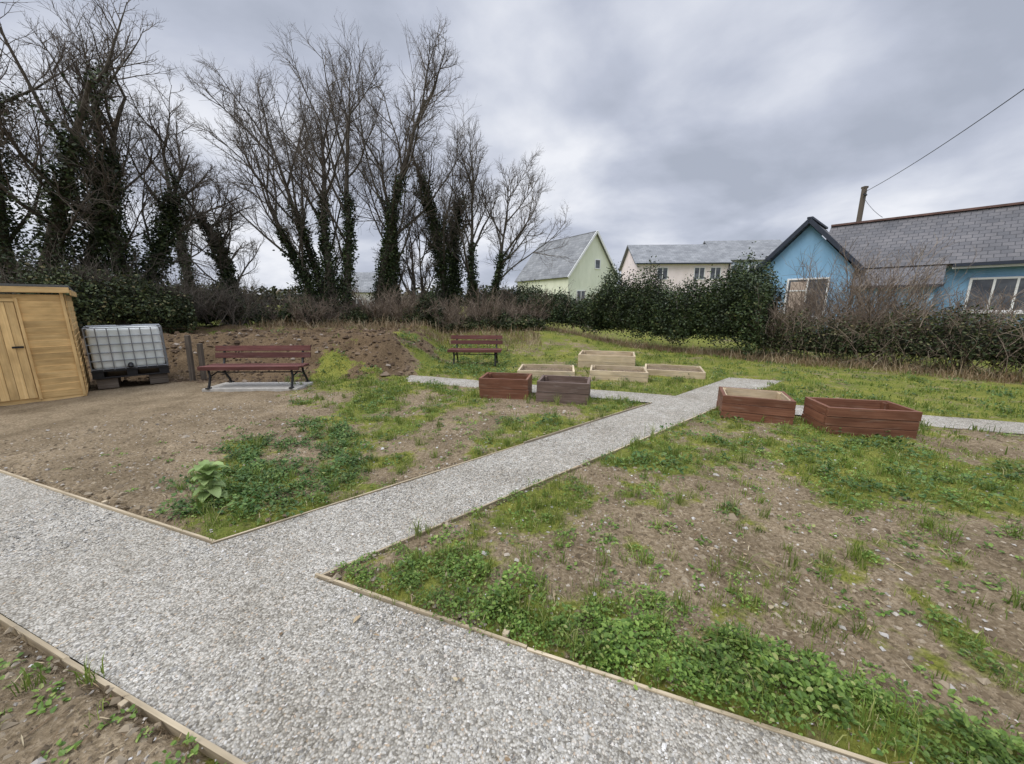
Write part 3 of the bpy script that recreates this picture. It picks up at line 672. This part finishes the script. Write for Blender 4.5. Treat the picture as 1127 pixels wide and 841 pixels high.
# ------------------------------------------------------------------ hedges / scrub
def resample(line,n):
    line=np.asarray(line,float); d=np.concatenate([[0],np.cumsum(np.linalg.norm(np.diff(line,axis=0),axis=1))]); t=rng.random(n)*d[-1]
    return np.stack([np.interp(t,d,line[:,i]) for i in range(line.shape[1])],-1),t
def hvar(t,seed,amp): return 1-amp*.55+amp*1.1*fbm(t,t*0+seed*1.7,1.3,seed,3)
def hedge(name,line,n,width,size,mat,seed,core=True,twigs=0,twh=.5,tmat=None,tw_r=.005,amp=.5,low=.1):
    e=empty(name)
    c,t=resample(line,n); 
    rr=rng.random(n)**.38
    ang=rng.uniform(-.25*math.pi,1.25*math.pi,n)
    lump=.50+.90*fbm(t,ang*.9,.50,seed,3)+.13*rng.normal(0,1,n)
    hz=c[:,2]*hvar(t,seed,amp)
    off=np.cos(ang)*width*.5*rr*lump*1.25; zz=hz*.5+np.sin(ang)*hz*.52*rr*lump*1.05
    line3=np.asarray(line,float); 
    dt=np.gradient(line3[:,:2],axis=0)
    d3=np.concatenate([[0],np.cumsum(np.linalg.norm(np.diff(line3,axis=0),axis=1))])
    tx=np.interp(t,d3,dt[:,0]);ty=np.interp(t,d3,dt[:,1]); l=np.hypot(tx,ty); nxn=-ty/l;nyn=tx/l
    x=c[:,0]+nxn*off;y=c[:,1]+nyn*off; z=H(x,y)+np.maximum(zz,.03)
    randleaves('foliage',np.stack([x,y,z],-1),rng.uniform(.6,1.4,n)*size,mat,e,asp=.55)
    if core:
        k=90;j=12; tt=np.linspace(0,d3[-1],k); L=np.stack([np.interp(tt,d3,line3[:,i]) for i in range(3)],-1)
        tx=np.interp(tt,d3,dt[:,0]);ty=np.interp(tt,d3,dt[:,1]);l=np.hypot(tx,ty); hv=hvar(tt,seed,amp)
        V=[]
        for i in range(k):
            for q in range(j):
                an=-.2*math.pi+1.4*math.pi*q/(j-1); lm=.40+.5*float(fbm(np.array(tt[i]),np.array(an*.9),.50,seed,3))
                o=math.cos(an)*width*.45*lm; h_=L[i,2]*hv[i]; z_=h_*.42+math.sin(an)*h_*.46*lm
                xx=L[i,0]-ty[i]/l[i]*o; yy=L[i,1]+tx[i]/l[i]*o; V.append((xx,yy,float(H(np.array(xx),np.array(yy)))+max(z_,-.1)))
        idx=np.arange(k*j).reshape(k,j); mk('light_block_core',V,np.stack([idx[:-1,:-1],idx[:-1,1:],idx[1:,1:],idx[1:,:-1]],-1).reshape(-1,4),mat=CORE,parent=e,smooth=True)  # near-black lumpy sheet added inside the foliage to block light
    if twigs:
        c,t=resample(line,twigs); o=rng.normal(0,width*.33,twigs); x=c[:,0]-o*.7;y=c[:,1]-o*.7
        S0=np.stack([x,y,H(x,y)+c[:,2]*rng.uniform(low,.8,twigs)],-1)
        D=np.stack([rng.normal(0,.5,twigs),rng.normal(0,.5,twigs),np.ones(twigs)],-1)
        P,R=grow(S0,D,rng.gamma(5,twh/5,twigs)+.2,np.full(twigs,tw_r)*rng.uniform(.7,1.8,twigs),6,.16,-.02,.7)
        s2=spawn(P,R,rng.gamma(5,twh/5,twigs)+.2,5,.2,1.,36,.5,tw_r*.7); P2,R2=grow(*s2[:3],s2[3],4,.16,0,.5)
        V,F=merge([tubes(P,R,3),tubes(P2,R2,3)]); mk('twigs',V,F,mat=tmat or TWIG,parent=e)
    return e
hedge('hedge',[(-1.5,19,1.8),(1.5,17.4,1.5),(2.9,16.4,1.6),(4.0,15.4,2.0)],34000,1.8,.042,LAUREL,5,True,220,.5,DTWIG,.007,.7)
hedge('laurel_hedge',[(3.7,15.6,2.1),(4.8,14.6,2.5),(5.4,13.9,2.3)],28000,1.7,.036,LAUREL,15,True,90,.4,amp=.7)
hedge('laurel_hedge',[(5.4,13.8,2.2),(6.4,12.9,2.4),(7.3,12.1,2.4),(7.9,11.4,1.9)],38000,1.8,.036,LAUREL,19,True,90,.4,amp=.6)
hedge('bush',[(7.8,13.9,2.6),(8.3,13.4,2.8),(8.7,13.0,2.5)],11000,1.3,.04,LAUREL,18,True,40,.4)
hedge('hedge',[(7.7,11.6,1.45),(9.0,10.3,1.35),(10.9,8.4,1.30),(13.5,5.9,1.30),(17,2.6,1.4),(21,-2,1.4)],60000,1.2,.032,HEDGE,25,True,2800,.5,DTWIG,.0068,.7,0.0)
def shrub(name,c,h,n,spread,mat=DTWIG,r=.014):
    z=float(H(np.array(float(c[0])),np.array(float(c[1])))); e=empty(name,(c[0],c[1],z))
    S0=np.stack([rng.normal(0,.14*h,n),rng.normal(0,.14*h,n),np.zeros(n)],-1); D=np.stack([rng.normal(0,spread,n),rng.normal(0,spread,n),np.ones(n)],-1)
    L=h*rng.uniform(.6,1.1,n); P,R=grow(S0,D,L,np.full(n,r)*rng.uniform(.6,1.4,n),8,.07,.03,.6)
    s2=spawn(P,R,L,9,.25,1.,30,.40,r*.6); P2,R2=grow(*s2[:3],s2[3],5,.12,.06,.5)
    s3=spawn(P2,R2,s2[2],5,.2,1.,35,.5,r*.42); P3,R3=grow(*s3[:3],s3[3],3,.12,.05,.3)
    V,F=merge([tubes(P,R,4),tubes(P2,R2,3),tubes(P3,R3,3)]); mk('stems',V,F,mat=mat,parent=e); return e
for (cx,cy,hh,nn_) in ((9.75,10.9,2.75,46),(10.3,10.3,2.5,38),(11.3,9.3,1.8,32),(12.3,8.3,1.9,34),(13.0,7.6,2.15,38),(14.0,6.6,2.1,38),(8.9,11.8,1.8,26),(7.9,11.2,1.4,30),(15.4,5.0,2.1,34)):
    shrub('bare_shrub',(cx,cy),hh,nn_,.34,DTWIG,.012)
shrub('bare_shrub',(-.8,17.6),1.9,40,.5)
shrub('bare_shrub',(.6,16.6),1.5,40,.6)
hedge('bramble_scrub',[(-20,14,1.8),(-14,14.0,1.5),(-11,14.2,1.1),(-9,14.6,.7)],20000,2.0,.045,LAUREL,35,True,900,.6,TWIG,.007,.9,0.)
hedge('bramble_scrub',[(-8.6,14.4,.5),(-6.5,14.9,.5),(-4.6,15.3,.35)],9000,1.6,.042,SCRUB,36,True,700,.5,DTWIG,.007,1.1,0.)
hedge('bramble_scrub',[(-4.3,15.1,.6),(-2,15.6,.6),(.2,16.0,.8),(1.2,16.2,.5)],13000,1.8,.042,HEDGE,37,True,600,.5,DTWIG,.007,1.2,0.)
hedge('bramble_scrub',[(-12.6,9.9,1.4),(-11.2,10.8,1.4),(-10.0,11.9,1.0)],16000,1.8,.042,HEDGE,38,True,600,.6,TWIG,.006,.9)
for (bx,by,bh_,sd_) in ((-7.7,14.0,1.0,51),(-5.9,14.6,.8,52),(-3.2,15.2,1.3,53),(-10.2,13.4,1.3,54),(-.6,15.9,1.0,55)):
    hedge('bush',[(bx-.5,by+.1,bh_*.7),(bx,by,bh_),(bx+.5,by-.05,bh_*.7)],5000,1.1,.042,IVY if sd_%2 else HEDGE,sd_,True,60,.4,amp=.3)
hedge('distant_trees',[(-70,48,4.2),(-45,52,3.4),(-20,56,3.2),(0,58,3.0),(15,62,3.0),(50,60,3.5),(90,30,4)],22000,6,.28,SCRUB,45,True,0)
for (cx,cy,hh) in ((-9.5,12.8,1.7),(-12.6,11.6,2.2),(-4.2,14.6,1.3),(-7.2,13.4,1.1),(-2.4,14.9,1.4),(-1.0,15.4,1.5),(-5.3,14.8,1.6)):
    shrub('bare_shrub',(cx,cy),hh,34,.6,DTWIG if cx>-9 else TWIG,.010)
c,t=resample([(1,16.0,.4),(5,13.0,.4),(7.2,10.9,.4),(9.8,8.4,.45),(13,5.4,.5)],6500)
x=c[:,0]+rng.normal(0,.22,len(c)); y=c[:,1]+rng.normal(0,.22,len(c))
blades('dry_grass',np.stack([x,y],-1),H(x,y),rng.gamma(4,.05,len(c)),np.full(len(c),.005),DRY,.9)
x=rng.uniform(-9,1,5000); y=13.4+rng.normal(0,.7,5000)
blades('dry_grass',np.stack([x,y],-1),H(x,y),rng.gamma(5,.045,5000),np.full(5000,.006),DRY,.9)
# ------------------------------------------------------------------ world
w=bpy.data.worlds.new('World'); S.world=w; w.use_nodes=True; nt=w.node_tree; nt.nodes.clear()
def N(t,**k):
    x=nt.nodes.new(t)
    for a,b in k.items(): setattr(x,a,b)
    return x
out=N('ShaderNodeOutputWorld'); sky=N('ShaderNodeTexSky'); sky.sky_type='NISHITA'; sky.sun_disc=False
b1=N('ShaderNodeBackground'); b1.inputs[1].default_value=.06; nt.links.new(sky.outputs[0],b1.inputs[0])
tc=N('ShaderNodeTexCoord'); sx=N('ShaderNodeSeparateXYZ'); nt.links.new(tc.outputs['Generated'],sx.inputs[0])
za=N('ShaderNodeMath',operation='MAXIMUM'); nt.links.new(sx.outputs[2],za.inputs[0]); za.inputs[1].default_value=0
zb=N('ShaderNodeMath',operation='ADD'); nt.links.new(za.outputs[0],zb.inputs[0]); zb.inputs[1].default_value=.30
dx=N('ShaderNodeMath',operation='DIVIDE'); dy=N('ShaderNodeMath',operation='DIVIDE')
nt.links.new(sx.outputs[0],dx.inputs[0]); nt.links.new(zb.outputs[0],dx.inputs[1]); nt.links.new(sx.outputs[1],dy.inputs[0]); nt.links.new(zb.outputs[0],dy.inputs[1])
cb=N('ShaderNodeCombineXYZ'); nt.links.new(dx.outputs[0],cb.inputs[0]); nt.links.new(dy.outputs[0],cb.inputs[1])
mp=N('ShaderNodeMapping'); mp.inputs['Scale'].default_value=(1.15,1.3,1); mp.inputs['Rotation'].default_value=(0,0,.7); mp.inputs['Location'].default_value=(5.3,2.2,0); nt.links.new(cb.outputs[0],mp.inputs[0])
no=N('ShaderNodeTexNoise'); no.inputs['Scale'].default_value=1.35; no.inputs['Detail'].default_value=7; no.inputs['Roughness'].default_value=.50; no.inputs['Distortion'].default_value=.2; nt.links.new(mp.outputs[0],no.inputs[0])
gx=N('ShaderNodeMath',operation='MULTIPLY_ADD'); nt.links.new(sx.outputs[0],gx.inputs[0]); gx.inputs[1].default_value=-.06; nt.links.new(no.outputs['Fac'],gx.inputs[2])
rp=N('ShaderNodeValToRGB'); e=rp.color_ramp.elements; e.new(.5); e.new(.6)
for i,(p_,c_) in enumerate(((.34,(.43,.47,.565,1)),(.45,(.54,.58,.69,1)),(.55,(.69,.725,.82,1)),(.68,(.90,.92,.98,1)))): e[i].position=p_; e[i].color=c_
nt.links.new(gx.outputs[0],rp.inputs[0])
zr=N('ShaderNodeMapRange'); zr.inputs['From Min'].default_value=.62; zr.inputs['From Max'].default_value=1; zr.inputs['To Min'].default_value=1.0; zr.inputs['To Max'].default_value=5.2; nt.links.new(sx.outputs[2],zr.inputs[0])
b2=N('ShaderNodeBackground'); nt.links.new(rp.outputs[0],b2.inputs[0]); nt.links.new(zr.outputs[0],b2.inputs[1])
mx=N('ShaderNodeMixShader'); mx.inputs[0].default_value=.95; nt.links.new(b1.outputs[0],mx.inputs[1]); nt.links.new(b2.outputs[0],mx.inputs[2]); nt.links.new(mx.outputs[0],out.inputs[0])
sd=bpy.data.lights.new('sun','SUN'); sd.energy=1.5; sd.angle=math.radians(30); sd.color=(1,.95,.87)
so=bpy.data.objects.new('sun',sd); link(so)
dirv=Vector((-.55,-.35,.75)); so.rotation_euler=dirv.to_track_quat('Z','Y').to_euler()
sky.sun_elevation=math.atan2(.75,math.hypot(.55,.35)); sky.sun_rotation=math.atan2(-.55,-.35)
# ------------------------------------------------------------------ camera
cd=bpy.data.cameras.new('camera'); cd.sensor_width=36; cd.lens=410/1127*36; cd.clip_start=.05; cd.clip_end=3000
co=bpy.data.objects.new('camera',cd); link(co); co.location=(0,0,1.6); co.rotation_euler=(math.radians(90-11.71),0,0); S.camera=co
S.view_settings.view_transform='Standard'; S.view_settings.look='None'; S.view_settings.exposure=0
